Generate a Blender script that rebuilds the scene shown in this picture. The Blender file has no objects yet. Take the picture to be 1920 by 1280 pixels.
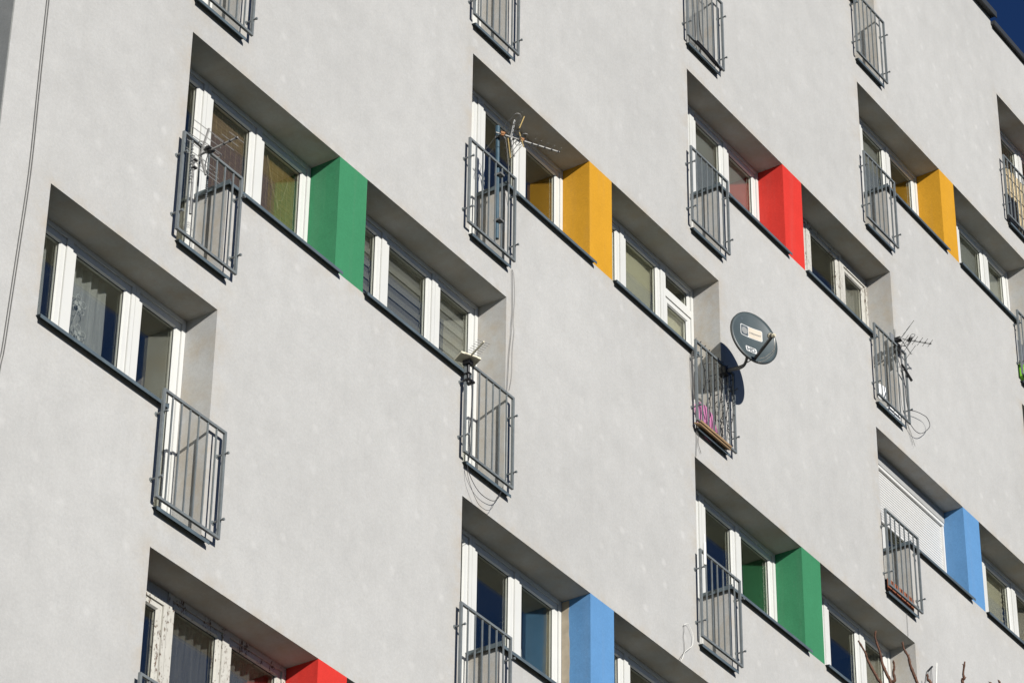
import bpy, math, random
from mathutils import Vector, Matrix
import numpy as np
random.seed(7); rng = np.random.default_rng(7)
S = bpy.context.scene
COL = S.collection
Z0 = 20.5            # facade datum (z = 0 in facade coordinates) lies 20.5 m above the ground

# ------------------------------------------------------------------ camera
cam = bpy.data.cameras.new('camera'); camo = bpy.data.objects.new('camera', cam); COL.objects.link(camo)
yaw, pit, roll = 0.97272, 0.58442, 0.01244
fw = Vector((math.sin(yaw)*math.cos(pit), math.cos(yaw)*math.cos(pit), math.sin(pit)))
rt = Vector((math.cos(yaw), -math.sin(yaw), 0)); up = rt.cross(fw)
r2 = rt*math.cos(roll)+up*math.sin(roll); u2 = -rt*math.sin(roll)+up*math.cos(roll)
M = Matrix((( r2.x, u2.x, -fw.x), (r2.y, u2.y, -fw.y), (r2.z, u2.z, -fw.z))).to_4x4()
M.translation = Vector((-13.3246, -15.6572, -18.8746+Z0))
camo.matrix_world = M
cam.sensor_width = 36; cam.sensor_fit = 'HORIZONTAL'; cam.lens = 6177.49/1920*36
cam.clip_start = .1; cam.clip_end = 3000
S.camera = camo
# ------------------------------------------------------------------ sky and sun
SUN = Vector((0.495, 1.0, -0.352)).normalized()      # direction the light travels
wd = bpy.data.worlds.new('World'); S.world = wd; wd.use_nodes = True
nt = wd.node_tree; bg = nt.nodes['Background']
sky = nt.nodes.new('ShaderNodeTexSky'); sky.sky_type = 'NISHITA'; sky.sun_disc = False
sky.sun_elevation = math.asin(-SUN.z); sky.sun_rotation = math.atan2(-SUN.x, -SUN.y)
sky.altitude = 0; sky.air_density = .36; sky.dust_density = 0; sky.ozone_density = 7.5
nt.links.new(sky.outputs[0], bg.inputs[0]); bg.inputs[1].default_value = 0.064
sl = bpy.data.lights.new('sun', 'SUN'); sl.energy = 5.0; sl.angle = math.radians(.53); sl.color = (1, .97, .915)
so = bpy.data.objects.new('sun', sl); COL.objects.link(so)
so.rotation_euler = SUN.to_track_quat('-Z', 'Y').to_euler(); so.location = (-20, -40, 60)
S.view_settings.view_transform = 'Standard'; S.view_settings.look = 'None'
S.view_settings.exposure = .40; S.view_settings.gamma = 1
S.render.resolution_x = 1024; S.render.resolution_y = 682
S.cycles.max_bounces = 8; S.cycles.transparent_max_bounces = 16

# ------------------------------------------------------------------ materials
def newmat(name):
    m = bpy.data.materials.new(name); m.use_nodes = True
    t = m.node_tree; return m, t, t.nodes['Principled BSDF']
def N(t, typ, **kw):
    n = t.nodes.new(typ)
    for k, v in kw.items(): setattr(n, k, v)
    return n
def simple(name, col, rough=.5, metal=0., var=.06, vscale=9., bump=0., bscale=60., spec=.5):
    m, t, b = newmat(name)
    g = N(t, 'ShaderNodeNewGeometry')
    n = N(t, 'ShaderNodeTexNoise'); n.inputs['Scale'].default_value = vscale; n.inputs['Detail'].default_value = 6
    t.links.new(g.outputs['Position'], n.inputs['Vector'])
    r = N(t, 'ShaderNodeMapRange'); r.inputs[1].default_value = .3; r.inputs[2].default_value = .7
    r.inputs[3].default_value = 1-var; r.inputs[4].default_value = 1+var
    t.links.new(n.outputs['Fac'], r.inputs[0])
    mx = N(t, 'ShaderNodeMix', data_type='RGBA', blend_type='MULTIPLY'); mx.inputs['Factor'].default_value = 1
    mx.inputs['A'].default_value = (*col, 1); t.links.new(r.outputs[0], mx.inputs['B'])
    t.links.new(mx.outputs['Result'], b.inputs['Base Color'])
    b.inputs['Roughness'].default_value = rough; b.inputs['Metallic'].default_value = metal
    b.inputs['Specular IOR Level'].default_value = spec
    if bump:
        n2 = N(t, 'ShaderNodeTexNoise'); n2.inputs['Scale'].default_value = bscale; n2.inputs['Detail'].default_value = 4
        t.links.new(g.outputs['Position'], n2.inputs['Vector'])
        bp = N(t, 'ShaderNodeBump'); bp.inputs['Strength'].default_value = bump; bp.inputs['Distance'].default_value = .01
        t.links.new(n2.outputs['Fac'], bp.inputs['Height']); t.links.new(bp.outputs[0], b.inputs['Normal'])
    return m
def math_(t, op, a, b=None, c=None):
    n = N(t, 'ShaderNodeMath', operation=op)
    for i, v in enumerate((a, b, c)):
        if v is None: continue
        if isinstance(v, (int, float)): n.inputs[i].default_value = v
        else: t.links.new(v, n.inputs[i])
    return n.outputs[0]
def mix(t, fac, a, b, typ='MIX'):
    n = N(t, 'ShaderNodeMix', data_type='RGBA', blend_type=typ)
    for k, v in (('Factor', fac), ('A', a), ('B', b)):
        if isinstance(v, (int, float)): n.inputs[k].default_value = v
        elif isinstance(v, tuple): n.inputs[k].default_value = (*v, 1)
        else: t.links.new(v, n.inputs[k])
    return n.outputs['Result']
def noise(t, vec, scale, detail=5, rough=.55):
    n = N(t, 'ShaderNodeTexNoise'); n.inputs['Scale'].default_value = scale
    n.inputs['Detail'].default_value = detail; n.inputs['Roughness'].default_value = rough
    t.links.new(vec, n.inputs['Vector']); return n.outputs['Fac']
def rng_(t, v, a, b, c=0., d=1.):
    r = N(t, 'ShaderNodeMapRange'); t.links.new(v, r.inputs[0])
    for i, x in enumerate((a, b, c, d)): r.inputs[i+1].default_value = x
    return r.outputs[0]
def scaled(t, vec, s):
    n = N(t, 'ShaderNodeMapping'); n.inputs['Scale'].default_value = s; t.links.new(vec, n.inputs['Vector']); return n.outputs[0]

def stucco(name, col, dots=True, grain=1.):
    m, t, b = newmat(name)
    P = N(t, 'ShaderNodeNewGeometry').outputs['Position']
    big = rng_(t, noise(t, P, .35, 4), .3, .7, .93, 1.045)
    mid = rng_(t, noise(t, P, 3.2, 6, .65), .3, .7, .945, 1.045)
    fine = rng_(t, noise(t, P, 130, 3, .7), .3, .7, 1-.10*grain, 1+.09*grain)
    g2 = rng_(t, noise(t, P, 34, 5, .8), .32, .68, 1-.085*grain, 1+.075*grain)
    c = mix(t, 1., col, big, 'MULTIPLY'); c = mix(t, 1., c, g2, 'MULTIPLY'); c = mix(t, 1., c, mid, 'MULTIPLY'); c = mix(t, 1., c, fine, 'MULTIPLY')
    # thin vertical rain streaks and dark dirt flecks
    st = rng_(t, noise(t, scaled(t, P, (5.5, 5.5, .35)), 1., 5, .6), .53, .76, 0., .085)
    c = mix(t, st, c, (.22, .21, .19))
    fl = math_(t, 'MULTIPLY', rng_(t, noise(t, P, 22, 5, .75), .62, .70), rng_(t, noise(t, P, 1.1, 3), .42, .60))
    c = mix(t, math_(t, 'MULTIPLY', fl, .30), c, (.13, .127, .12))
    h = math_(t, 'MULTIPLY', noise(t, P, 130, 3, .7), .0022)
    h = math_(t, 'ADD', h, math_(t, 'MULTIPLY', noise(t, P, 2.0, 3), .016))
    if dots:
        at = N(t, 'ShaderNodeAttribute', attribute_name='stain')
        nz = rng_(t, noise(t, P, 4.5, 5, .65), .40, .68)
        c = mix(t, math_(t, 'MULTIPLY', math_(t, 'MULTIPLY', at.outputs['Fac'], nz), .55), c, (.34, .285, .21))
        # caps of the insulation anchors, faintly lighter and a little proud
        sp = N(t, 'ShaderNodeSeparateXYZ'); t.links.new(P, sp.inputs[0])
        cb = N(t, 'ShaderNodeCombineXYZ'); t.links.new(sp.outputs[0], cb.inputs[0]); t.links.new(sp.outputs[2], cb.inputs[1])
        v = N(t, 'ShaderNodeTexVoronoi', voronoi_dimensions='2D', feature='F1'); v.inputs['Scale'].default_value = 2.5
        v.inputs['Randomness'].default_value = .45; t.links.new(cb.outputs[0], v.inputs['Vector'])
        d = rng_(t, v.outputs['Distance'], .045, .15, 1., 0.)
        am = rng_(t, noise(t, P, .45, 2), .36, .64, .15, 1.)
        sv = N(t, 'ShaderNodeSeparateColor'); t.links.new(v.outputs['Color'], sv.inputs[0])
        am = math_(t, 'MULTIPLY', am, rng_(t, sv.outputs[0], .1, .8, .1, 1.))
        d = math_(t, 'MULTIPLY', d, am)
        c = mix(t, math_(t, 'MULTIPLY', d, .22), c, (.56, .55, .53))
        h = math_(t, 'ADD', h, math_(t, 'MULTIPLY', d, .0016))
    t.links.new(c, b.inputs['Base Color']); b.inputs['Roughness'].default_value = .92
    b.inputs['Specular IOR Level'].default_value = .15
    bp = N(t, 'ShaderNodeBump'); bp.inputs['Strength'].default_value = 1.; bp.inputs['Distance'].default_value = 1.
    t.links.new(h, bp.inputs['Height']); t.links.new(bp.outputs[0], b.inputs['Normal'])
    return m
MAT = {}
MAT['wall'] = stucco('grey_stucco', (.375, .371, .357))
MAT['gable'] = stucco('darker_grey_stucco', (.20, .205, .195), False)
MAT['green'] = stucco('green_stucco', (.036, .175, .082), False)
MAT['yellow'] = stucco('yellow_stucco', (.47, .235, .018), False)
MAT['red'] = stucco('red_stucco', (.48, .030, .022), False)
MAT['blue'] = stucco('blue_stucco', (.090, .215, .40), False)
MAT['pvc'] = simple('white_pvc', (.52, .52, .495), .32, var=.025, vscale=4)
MAT['filler'] = simple('grey_filler_panel', (.30, .30, .29), .6)
MAT['gasket'] = simple('black_gasket', (.012, .012, .012), .6)
MAT['rail'] = simple('grey_rail_paint', (.128, .142, .145), .42, var=.12, vscale=18, bump=.1, bscale=120)
MAT['sill'] = simple('slate_sheet_metal', (.075, .098, .112), .40, var=.14, vscale=7, spec=.5)
MAT['coping'] = simple('dark_coping', (.03, .033, .036), .5)
MAT['room'] = simple('room_plaster', (.30, .285, .26), .9)
MAT['floorwood'] = simple('room_floor', (.16, .09, .05), .6)
MAT['black'] = simple('black_plastic', (.012, .012, .013), .45)
MAT['cable'] = simple('dark_cable', (.028, .028, .03), .5)
MAT['cablegrey'] = simple('grey_cable', (.13, .125, .115), .6)
MAT['cablewhite'] = simple('white_cable', (.70, .69, .64), .5)
MAT['alu'] = simple('weathered_aluminium', (.27, .265, .25), .55, .15, var=.2, vscale=25)
MAT['steel'] = simple('zinc_steel', (.16, .16, .155), .55, .15, var=.25, vscale=25)
MAT['bluepaint'] = simple('blue_grey_pole', (.035, .072, .098), .4, var=.15, vscale=16)
MAT['orange'] = simple('orange_plastic', (.22, .085, .015), .4)
MAT['yellowed'] = simple('yellowed_plastic', (.36, .26, .10), .5)
MAT['cream'] = simple('cream_plastic', (.58, .53, .40), .5)
MAT['dish'] = simple('dish_grey', (.050, .066, .070), .42, var=.10, vscale=7)
MAT['dishback'] = simple('dish_rim', (.03, .034, .034), .5)
MAT['print_white'] = simple('white_print', (.50, .50, .485), .5)
MAT['print_cream'] = simple('cream_print', (.46, .40, .32), .5)
MAT['print_dark'] = simple('dark_print', (.055, .070, .08), .5)
MAT['print_grey'] = simple('grey_print', (.20, .205, .20), .5)
MAT['pink'] = simple('pink_plastic', (.42, .15, .28), .45, var=.2, vscale=14)
MAT['wood'] = simple('raw_board', (.27, .175, .09), .7, var=.18, vscale=6)
MAT['terracotta'] = simple('terracotta', (.25, .078, .034), .75, var=.15, vscale=12)
MAT['soil'] = simple('soil', (.025, .018, .012), .95)
MAT['reed'] = simple('reed', (.40, .32, .19), .8, var=.3, vscale=30)
MAT['whitebag'] = simple('white_bag', (.80, .80, .79), .4)
MAT['greenplastic'] = simple('green_plastic', (.20, .52, .03), .4)
MAT['greypaint'] = simple('grey_plastic', (.17, .18, .19), .5)
MAT['leaf'] = simple('withered_leaf', (.06, .045, .02), .8)
MAT['bark'] = simple('reddish_bark', (.095, .040, .020), .75, var=.35, vscale=40, bump=.4, bscale=90)
MAT['shutter'] = simple('white_shutter', (.56, .555, .535), .4, var=.03)
MAT['cloth_grey'] = simple('grey_blind_fabric', (.19, .205, .205), .85, var=.05)
MAT['cloth_cream'] = simple('cream_blind_fabric', (.40, .395, .29), .85, var=.04)
MAT['cloth_slat'] = simple('cream_slat', (.46, .45, .34), .6, var=.05)
MAT['cloth_brown'] = simple('brown_blind', (.15, .098, .055), .8, var=.2, vscale=30)
MAT['cloth_olive'] = simple('olive_blind', (.19, .130, .034), .8, var=.2, vscale=30)
MAT['strip'] = simple('light_strip', (.19, .195, .185), .8, var=.04)
MAT['sheer_dark'] = simple('dark_strip', (.125, .13, .13), .8, var=.04)
MAT['putty'] = simple('bare_filler_stain', (.30, .255, .19), .9, var=.15, vscale=10)

def peel():
    m, t, b = newmat('peeling_white_paint')
    P = N(t, 'ShaderNodeNewGeometry').outputs['Position']
    n = noise(t, scaled(t, P, (1, 1, .5)), 48, 6, .72)
    big = noise(t, scaled(t, P, (1, 1, .4)), 7, 3)
    f = rng_(t, math_(t, 'ADD', n, math_(t, 'MULTIPLY', big, .5)), .825, .86)
    wood = mix(t, noise(t, P, 40, 4), (.05, .028, .016), (.15, .10, .065))
    paint = mix(t, noise(t, P, 12, 4), (.36, .345, .30), (.46, .45, .41))
    c = mix(t, f, paint, wood)
    t.links.new(c, b.inputs['Base Color']); b.inputs['Roughness'].default_value = .7
    bp = N(t, 'ShaderNodeBump'); bp.inputs['Strength'].default_value = .6; bp.inputs['Distance'].default_value = .004; bp.invert = True
    t.links.new(f, bp.inputs['Height']); t.links.new(bp.outputs[0], b.inputs['Normal'])
    return m
MAT['peel'] = peel()

def glassmat():
    m, t, b = newmat('window_glass'); t.nodes.remove(b)
    out = t.nodes['Material Output']
    P = N(t, 'ShaderNodeNewGeometry').outputs['Position']
    bp = N(t, 'ShaderNodeBump'); bp.inputs['Strength'].default_value = .35; bp.inputs['Distance'].default_value = .002
    t.links.new(noise(t, P, 2.2, 2), bp.inputs['Height'])
    G_ = N(t, 'ShaderNodeNewGeometry')
    fr = N(t, 'ShaderNodeFresnel'); t.links.new(rng_(t, G_.outputs['Backfacing'], 0, 1, 2.6, 1/2.6), fr.inputs['IOR'])
    tr = N(t, 'ShaderNodeBsdfTransparent'); tr.inputs[0].default_value = (.95, .95, .93, 1)
    gl = N(t, 'ShaderNodeBsdfGlossy'); gl.inputs['Roughness'].default_value = .0; gl.inputs['Color'].default_value = (.97, 1, .88, 1)
    t.links.new(bp.outputs[0], gl.inputs['Normal'])
    mx = N(t, 'ShaderNodeMixShader')
    t.links.new(fr.outputs[0], mx.inputs[0]); t.links.new(tr.outputs[0], mx.inputs[1]); t.links.new(gl.outputs[0], mx.inputs[2])
    t.links.new(mx.outputs[0], out.inputs[0]); return m
MAT['glass'] = glassmat()
def sheer(name, col, op):
    m, t, b = newmat(name); t.nodes.remove(b); out = t.nodes['Material Output']
    P = N(t, 'ShaderNodeNewGeometry').outputs['Position']
    tr = N(t, 'ShaderNodeBsdfTransparent'); df = N(t, 'ShaderNodeBsdfDiffuse'); df.inputs[0].default_value = (*col, 1)
    tl = N(t, 'ShaderNodeBsdfTranslucent'); tl.inputs[0].default_value = (*col, 1)
    m1 = N(t, 'ShaderNodeMixShader'); m1.inputs[0].default_value = .35
    t.links.new(df.outputs[0], m1.inputs[1]); t.links.new(tl.outputs[0], m1.inputs[2])
    mx = N(t, 'ShaderNodeMixShader')
    t.links.new(rng_(t, noise(t, scaled(t, P, (1, 1, .1)), 30, 3), .3, .7, op-.08, op+.08), mx.inputs[0])
    t.links.new(tr.outputs[0], mx.inputs[1]); t.links.new(m1.outputs[0], mx.inputs[2])
    t.links.new(mx.outputs[0], out.inputs[0]); return m
MAT['lace'] = sheer('sheer_lace', (.62, .66, .65), .60)
MAT['lace_motif'] = simple('lace_motif', (.50, .53, .52), .9)
MAT['net'] = sheer('grey_net', (.24, .24, .23), .62)

# ------------------------------------------------------------------ mesh helpers (facade coordinates: x along, y into the building, z up)
WORLD = {}
def wpos(o): return WORLD.get(o.name, Vector((0, 0, 0))) if o else Vector((0, 0, 0))
def link(name, me, parent=None, loc=(0, 0, 0)):
    o = bpy.data.objects.new(name, me); COL.objects.link(o)
    w = Vector(loc)+Vector((0, 0, Z0)); WORLD[o.name] = w
    if parent: o.parent = parent; o.location = w-wpos(parent)
    else: o.location = w
    return o
class MB:
    def __init__(s): s.v = []; s.f = []; s.m = []
    def add(s, vs, fs, mi=0):
        b = len(s.v); s.v += [tuple(p) for p in vs]; s.f += [tuple(b+i for i in f) for f in fs]; s.m += [mi]*len(fs); return s
    def box(s, x0, x1, y0, y1, z0, z1, mi=0):
        v = [(x0,y0,z0),(x1,y0,z0),(x1,y1,z0),(x0,y1,z0),(x0,y0,z1),(x1,y0,z1),(x1,y1,z1),(x0,y1,z1)]
        return s.add(v, [(0,3,2,1),(4,5,6,7),(0,1,5,4),(1,2,6,5),(2,3,7,6),(3,0,4,7)], mi)
    def tube(s, pts, r, n=6, mi=0, cap=True):
        P = [Vector(p) for p in pts]; k = len(P); rr = r if isinstance(r, (list, tuple)) else [r]*k
        vs = []; fs = []; nrm = None
        for i, p in enumerate(P):
            d = (P[min(i+1, k-1)]-P[max(i-1, 0)]).normalized()
            if nrm is None: nrm = d.cross(Vector((0, 0, 1)) if abs(d.z) < .9 else Vector((1, 0, 0))).normalized()
            else: nrm = (nrm-d*nrm.dot(d)).normalized()
            b = d.cross(nrm)
            for j in range(n):
                a = 2*math.pi*(j+.5)/n; vs.append(p+rr[i]*(math.cos(a)*nrm+math.sin(a)*b))
        for i in range(k-1):
            for j in range(n):
                j2 = (j+1) % n; fs.append((i*n+j, i*n+j2, (i+1)*n+j2, (i+1)*n+j))
        if cap: fs.append(tuple(range(n))[::-1]); fs.append(tuple((k-1)*n+j for j in range(n)))
        return s.add(vs, fs, mi)
    def bar(s, a, b, w, h=None, mi=0, upv=(0, 0, 1)):
        a = Vector(a); b = Vector(b); d = (b-a).normalized(); h = h or w
        U = Vector(upv)
        if abs(d.dot(U)) > .95: U = Vector((0, 1, 0))
        X = d.cross(U).normalized()*w/2; Y = X.cross(d).normalized()*h/2
        v = [a-X-Y, a+X-Y, a+X+Y, a-X+Y, b-X-Y, b+X-Y, b+X+Y, b-X+Y]
        return s.add(v, [(0,3,2,1),(4,5,6,7),(0,1,5,4),(1,2,6,5),(2,3,7,6),(3,0,4,7)], mi)
    def prism(s, prof, x0, x1, mi=0):          # profile in (y, z), extruded along x
        n = len(prof); v = [(x0, y, z) for y, z in prof]+[(x1, y, z) for y, z in prof]
        f = [tuple(range(n)), tuple(range(2*n-1, n-1, -1))]+[(i, i+n, (i+1) % n+n, (i+1) % n) for i in range(n)]
        return s.add(v, f, mi)
    def ring(s, x0, x1, z0, z1, w, y0, y1, bev=.0, bd=.0, mi=0):   # rectangular frame with a bevelled inner edge
        def lp(i, y): return [(x0+i, y, z0+i), (x1-i, y, z0+i), (x1-i, y, z1-i), (x0+i, y, z1-i)]
        L = [lp(0, y1), lp(0, y0), lp(w, y0)]
        if bev: L += [lp(w+bev, y0+bd)]
        L += [lp(w+bev, y1)]
        v = [p for l in L for p in l]; k = len(L); f = []
        for a in range(k):
            b = (a+1) % k
            for j in range(4):
                j2 = (j+1) % 4; f.append((a*4+j, b*4+j, b*4+j2, a*4+j2))
        return s.add(v, f, mi)
    def mesh(s, name, mats, loc=(0, 0, 0), smooth=False):
        me = bpy.data.meshes.new(name); l = loc
        me.from_pydata([(a-l[0], b-l[1], c-l[2]) for a, b, c in s.v], [], s.f)
        for m in ([mats] if not isinstance(mats, (list, tuple)) else mats): me.materials.append(MAT[m])
        me.polygons.foreach_set('material_index', s.m)
        if smooth: me.polygons.foreach_set('use_smooth', [True]*len(me.polygons))
        me.update(); 
        import bmesh
        bm = bmesh.new(); bm.from_mesh(me); bmesh.ops.recalc_face_normals(bm, faces=bm.faces); bm.to_mesh(me); bm.free()
        return me
    def build(s, name, mats, parent=None, loc=None, smooth=False):
        if loc is None:
            a = np.array(s.v); loc = tuple(float(q) for q in ((a[:, 0].min()+a[:, 0].max())/2, (a[:, 1].min()+a[:, 1].max())/2, a[:, 2].min()))
        return link(name, s.mesh(name, mats, loc, smooth), parent, loc)
def tag(o, label, cat=None, group=None, kind=None):
    if label: o['label'] = label
    if cat: o['category'] = cat
    if group: o['group'] = group
    if kind: o['kind'] = kind
    return o
def empty(name, loc):
    o = link(name, None, None, loc); o.empty_display_size = .2; return o

# ------------------------------------------------------------------ dimensions of the facade
H, W, D0, PLf, PRf, RIB, D, HD = 2.7, 4.4214, .6512, 2.2886, 2.7286, 1.3246, .347, 2.33
TOP1, TOP2, JOINT, LEFT, RIGHT, DEEP = 12.24, 12.10, 22.17, 2.155, 44., 11.
# modules (span k, storey f): measured shifts of the left edge, right edge and pier; colour of the pier
MOD = {(0,1): dict(half='R'), (0,-1): dict(half='R', tr=-.017),
       (1,2): dict(col='red'), (1,0): dict(col='green', tl=.013, tr=.052, pl=-.015, pr=-.011), (1,-2): dict(col='red', pl=.02),
       (2,3): dict(col='green'), (2,1): dict(col='yellow', tl=.022, tr=-.041, pl=-.013), (2,-1): dict(col='blue', pl=-.02, pr=-.02),
       (3,4): dict(col='blue'), (3,2): dict(col='red', tr=-.029, pl=-.027), (3,0): dict(col='green', tl=-.028, pl=.033, pr=.027),
       (4,3): dict(col='yellow', pl=.03, pr=.008), (4,1): dict(col='blue', tl=-.04, pr=-.018, pl=-.02),
       (5,4): dict(col='red', tl=.05), (5,2): dict(col='green', tl=-.024)}
def geo(k, f):
    m = MOD[(k, f)]; b = k*W
    g = dict(x0=b+m.get('tl', 0), x1=b+W+D0+m.get('tr', 0), pl=b+PLf+m.get('pl', 0), pr=b+PRf+m.get('pr', 0), dl=b+D0, dr=b+W, z=f*H, half=m.get('half'))
    if g['half']: g['x0'] = 2.817
    return g
RECT = []
for (k, f) in MOD:
    g = geo(k, f); z = g['z']
    RECT.append((g['x0'], g['x1'], z-RIB, z))
    if not g['half']: RECT.append((g['x0'], g['dl'], z-HD, z-RIB))
    RECT.append((g['dr'], g['x1'], z-HD, z-RIB))

B = empty('apartment_building', (LEFT, 0, -Z0))
tag(B, 'tall grey rendered apartment block with staggered window bands and coloured piers', 'building')

# ------------------------------------------------------------------ outer walls
def lines(vals, lo, hi, step, flo, fhi):
    v = sorted(set([round(a, 4) for a in vals if lo <= a <= hi]+[lo, hi])); out = []
    for a, b in zip(v[:-1], v[1:]):
        st = step if (b > flo and a < fhi) else 2.0
        n = max(1, int(math.ceil((b-a)/st-1e-6)))
        out += [a+(b-a)*i/n for i in range(n)]
    return out+[v[-1]]
xs = lines([a for r in RECT for a in r[:2]]+[JOINT, 24.5], LEFT, RIGHT, .13, 2., 24.)
zs = lines([a for r in RECT for a in r[2:]]+[TOP2, TOP1, -8.], -Z0, TOP1, .13, -7.9, 12.3)
xs = np.array(xs); zs = np.array(zs); nx, nz = len(xs), len(zs)
cx = (xs[:-1]+xs[1:])/2; cz = (zs[:-1]+zs[1:])/2
opn = np.zeros((nx-1, nz-1), bool)
for a, b, c, d in RECT: opn |= ((cx > a) & (cx < b))[:, None] & ((cz > c) & (cz < d))[None, :]
gone = (cx > JOINT)[:, None] & (cz > TOP2)[None, :]
solid = ~opn & ~gone
YB = .46
mb = MB(); vid = {}
def vv(i, j, y):
    q = (i, j, y)
    if q not in vid: vid[q] = len(mb.v); mb.v.append((float(xs[i]), y, float(zs[j])))
    return vid[q]
for i in range(nx-1):
    for j in range(nz-1):
        if solid[i, j]:
            mb.f.append((vv(i,j,0.), vv(i+1,j,0.), vv(i+1,j+1,0.), vv(i,j+1,0.)))
            mb.f.append((vv(i,j,YB), vv(i,j+1,YB), vv(i+1,j+1,YB), vv(i+1,j,YB)))
            for di, dj in ((-1,0),(1,0),(0,-1),(0,1)):
                a, c = i+di, j+dj
                if 0 <= a < nx-1 and 0 <= c < nz-1 and solid[a, c]: continue
                e = {(-1,0): ((i,j),(i,j+1)), (1,0): ((i+1,j+1),(i+1,j)), (0,-1): ((i+1,j),(i,j)), (0,1): ((i,j+1),(i+1,j+1))}[(di, dj)]
                (p0, p1) = e
                mb.f.append((vv(*p0,0.), vv(*p1,0.), vv(*p1,YB), vv(*p0,YB)))
mb.m = [0]*len(mb.f)
me = mb.mesh('wall', 'wall', (LEFT, 0, -Z0))
V = np.array(mb.v); best = np.zeros(len(V))
for a, b, c, d in RECT:
    dx = np.maximum(np.maximum(a-V[:, 0], V[:, 0]-b), 0); dz = np.maximum(np.maximum(c-V[:, 2], V[:, 2]-d), 0)
    dist = np.hypot(dx, dz); wgt = np.where(V[:, 2] > d+.01, .45, 1.)
    best = np.maximum(best, wgt*np.exp(-(dist/.13)))
att = me.attributes.new('stain', 'FLOAT', 'POINT'); att.data.foreach_set('value', best.astype(np.float32))
link('wall', me, B, (LEFT, 0, -Z0))
# gable, rear, far end and roof: separate slabs butted against the facade
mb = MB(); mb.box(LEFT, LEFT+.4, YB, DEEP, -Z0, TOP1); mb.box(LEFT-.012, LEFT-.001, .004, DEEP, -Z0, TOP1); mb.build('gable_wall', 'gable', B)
mb = MB(); mb.box(LEFT+.4, RIGHT, DEEP-.4, DEEP, -Z0, TOP2); mb.build('rear_wall', 'wall', B)
mb = MB(); mb.box(RIGHT-.4, RIGHT, YB, DEEP-.4, -Z0, TOP2); mb.build('end_wall', 'wall', B)
mb = MB(); mb.box(LEFT+.4, RIGHT-.4, YB, DEEP-.4, TOP2-.5, TOP2-.2); mb.build('roof', 'coping', B)
mb = MB(); mb.prism([(-.10, TOP1-.035), (-.10, TOP1+.075), (.50, TOP1+.04), (.50, TOP1+.002), (-.085, TOP1+.002), (-.085, TOP1-.035)], LEFT-.08, JOINT+.03); mb.build('roof_coping', 'coping', B)
mb = MB(); mb.prism([(-.07, TOP2-.03), (-.07, TOP2+.06), (.50, TOP2+.03), (.50, TOP2+.002), (-.058, TOP2+.002), (-.058, TOP2-.03)], JOINT+.004, RIGHT+.05); mb.build('roof_coping', 'coping', B)

# ------------------------------------------------------------------ railing prototype (origin at the left edge of the door opening, storey datum)
RX0, RX1, RZ1, RZ0, RY = -.082, .770, -1.213, -2.277, -.072
T = .0255
mb = MB(); h = T/2
mb.box(RX0, RX0+T, RY-h, RY+h, RZ0, RZ1); mb.box(RX1-T, RX1, RY-h, RY+h, RZ0, RZ1)
mb.box(RX0+T, RX1-T, RY-h, RY+h, RZ1-T, RZ1); mb.box(RX0+T, RX1-T, RY-h, RY+h, RZ0, RZ0+T)
ME_RAIL = mb.mesh('railing', 'rail')
mb = MB(); mb.box(-.0066, .0066, -.0066, .0066, RZ0+T, RZ1-T); ME_BAR = mb.mesh('bar', 'rail')
mb = MB(); mb.tube([(0, .015, 0), (0, -.055, 0)], .0095, 6); mb.tube([(0, -.087, 0), (0, -.125, 0)], .0085, 6); mb.tube([(0, -.112, 0), (0, -.127, 0)], .014, 6)
mb.tube([(0, .004, 0), (0, -.006, 0)], .022, 8); ME_BRK = mb.mesh('bracket', 'rail')
BARX = [RX0+T/2+(RX1-RX0-T)*i/7 for i in range(1, 7)]
RAIL = {}
def railing(k, f, side, label=None):
    g = geo(k, f)
    x = (k if side == 'L' else k+1)*W; z = f*H
    dx = {(1,0,'R'): -.018, (2,1,'L'): -.030, (3,0,'L'): -.014, (0,-1,'R'): .010, (2,-1,'L'): -.012}.get((k, f, side), -.004)
    x += dx; z += random.uniform(-.006, .006)
    o = link('railing', ME_RAIL, B, (x, 0, z))
    if label: o['label'] = label
    for bx in BARX: link('bar', ME_BAR, o, (x+bx+random.uniform(-.003, .003), RY, z))
    for bx in (RX0+T/2, RX1-T/2):
        for bz in (-1.448, -2.085): link('bracket', ME_BRK, o, (x+bx, 0, z+bz+random.uniform(-.01, .01)))
    RAIL[(k, f, side)] = (x, z); return o

# ------------------------------------------------------------------ windows and doors
def sill(name, x0, x1, z, par, lend=False, rend=False):
    mb = MB()
    prof = [(D+.02, z+.014), (-.058, z-.008), (-.058, z-.042), (-.0545, z-.042), (-.0545, z-.012), (-.002, z-.002), (D+.02, z+.004)]
    mb.prism(prof, x0, x1)
    if lend: mb.box(x0-.004, x0, -.055, D, z-.034, z+.016)
    if rend: mb.box(x1, x1+.004, -.055, D, z-.034, z+.016)
    return mb.build(name, 'sill', par)
PANES = {}
def leaf(par, x0, x1, z0, z1, key, mat='pvc', w=.056):
    mb = MB(); mb.ring(x0, x1, z0, z1, w, D+.016, D+.072, .012, .020); mb.build('sash', mat, par)
    gm = MB(); a = w+.012; gm.ring(x0+w+.0115, x1-w-.0115, z0+w+.0115, z1-w-.0115, .007, D+.0365, D+.042); gm.build('gasket', 'gasket', par)
    p = MB(); p.box(x0+a-.003, x1-a+.003, D+.043, D+.061, z0+a-.003, z1-a+.003); p.build('pane', 'glass', par)
    PANES[key] = (x0+a, x1-a, z0+a, z1-a)
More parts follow.
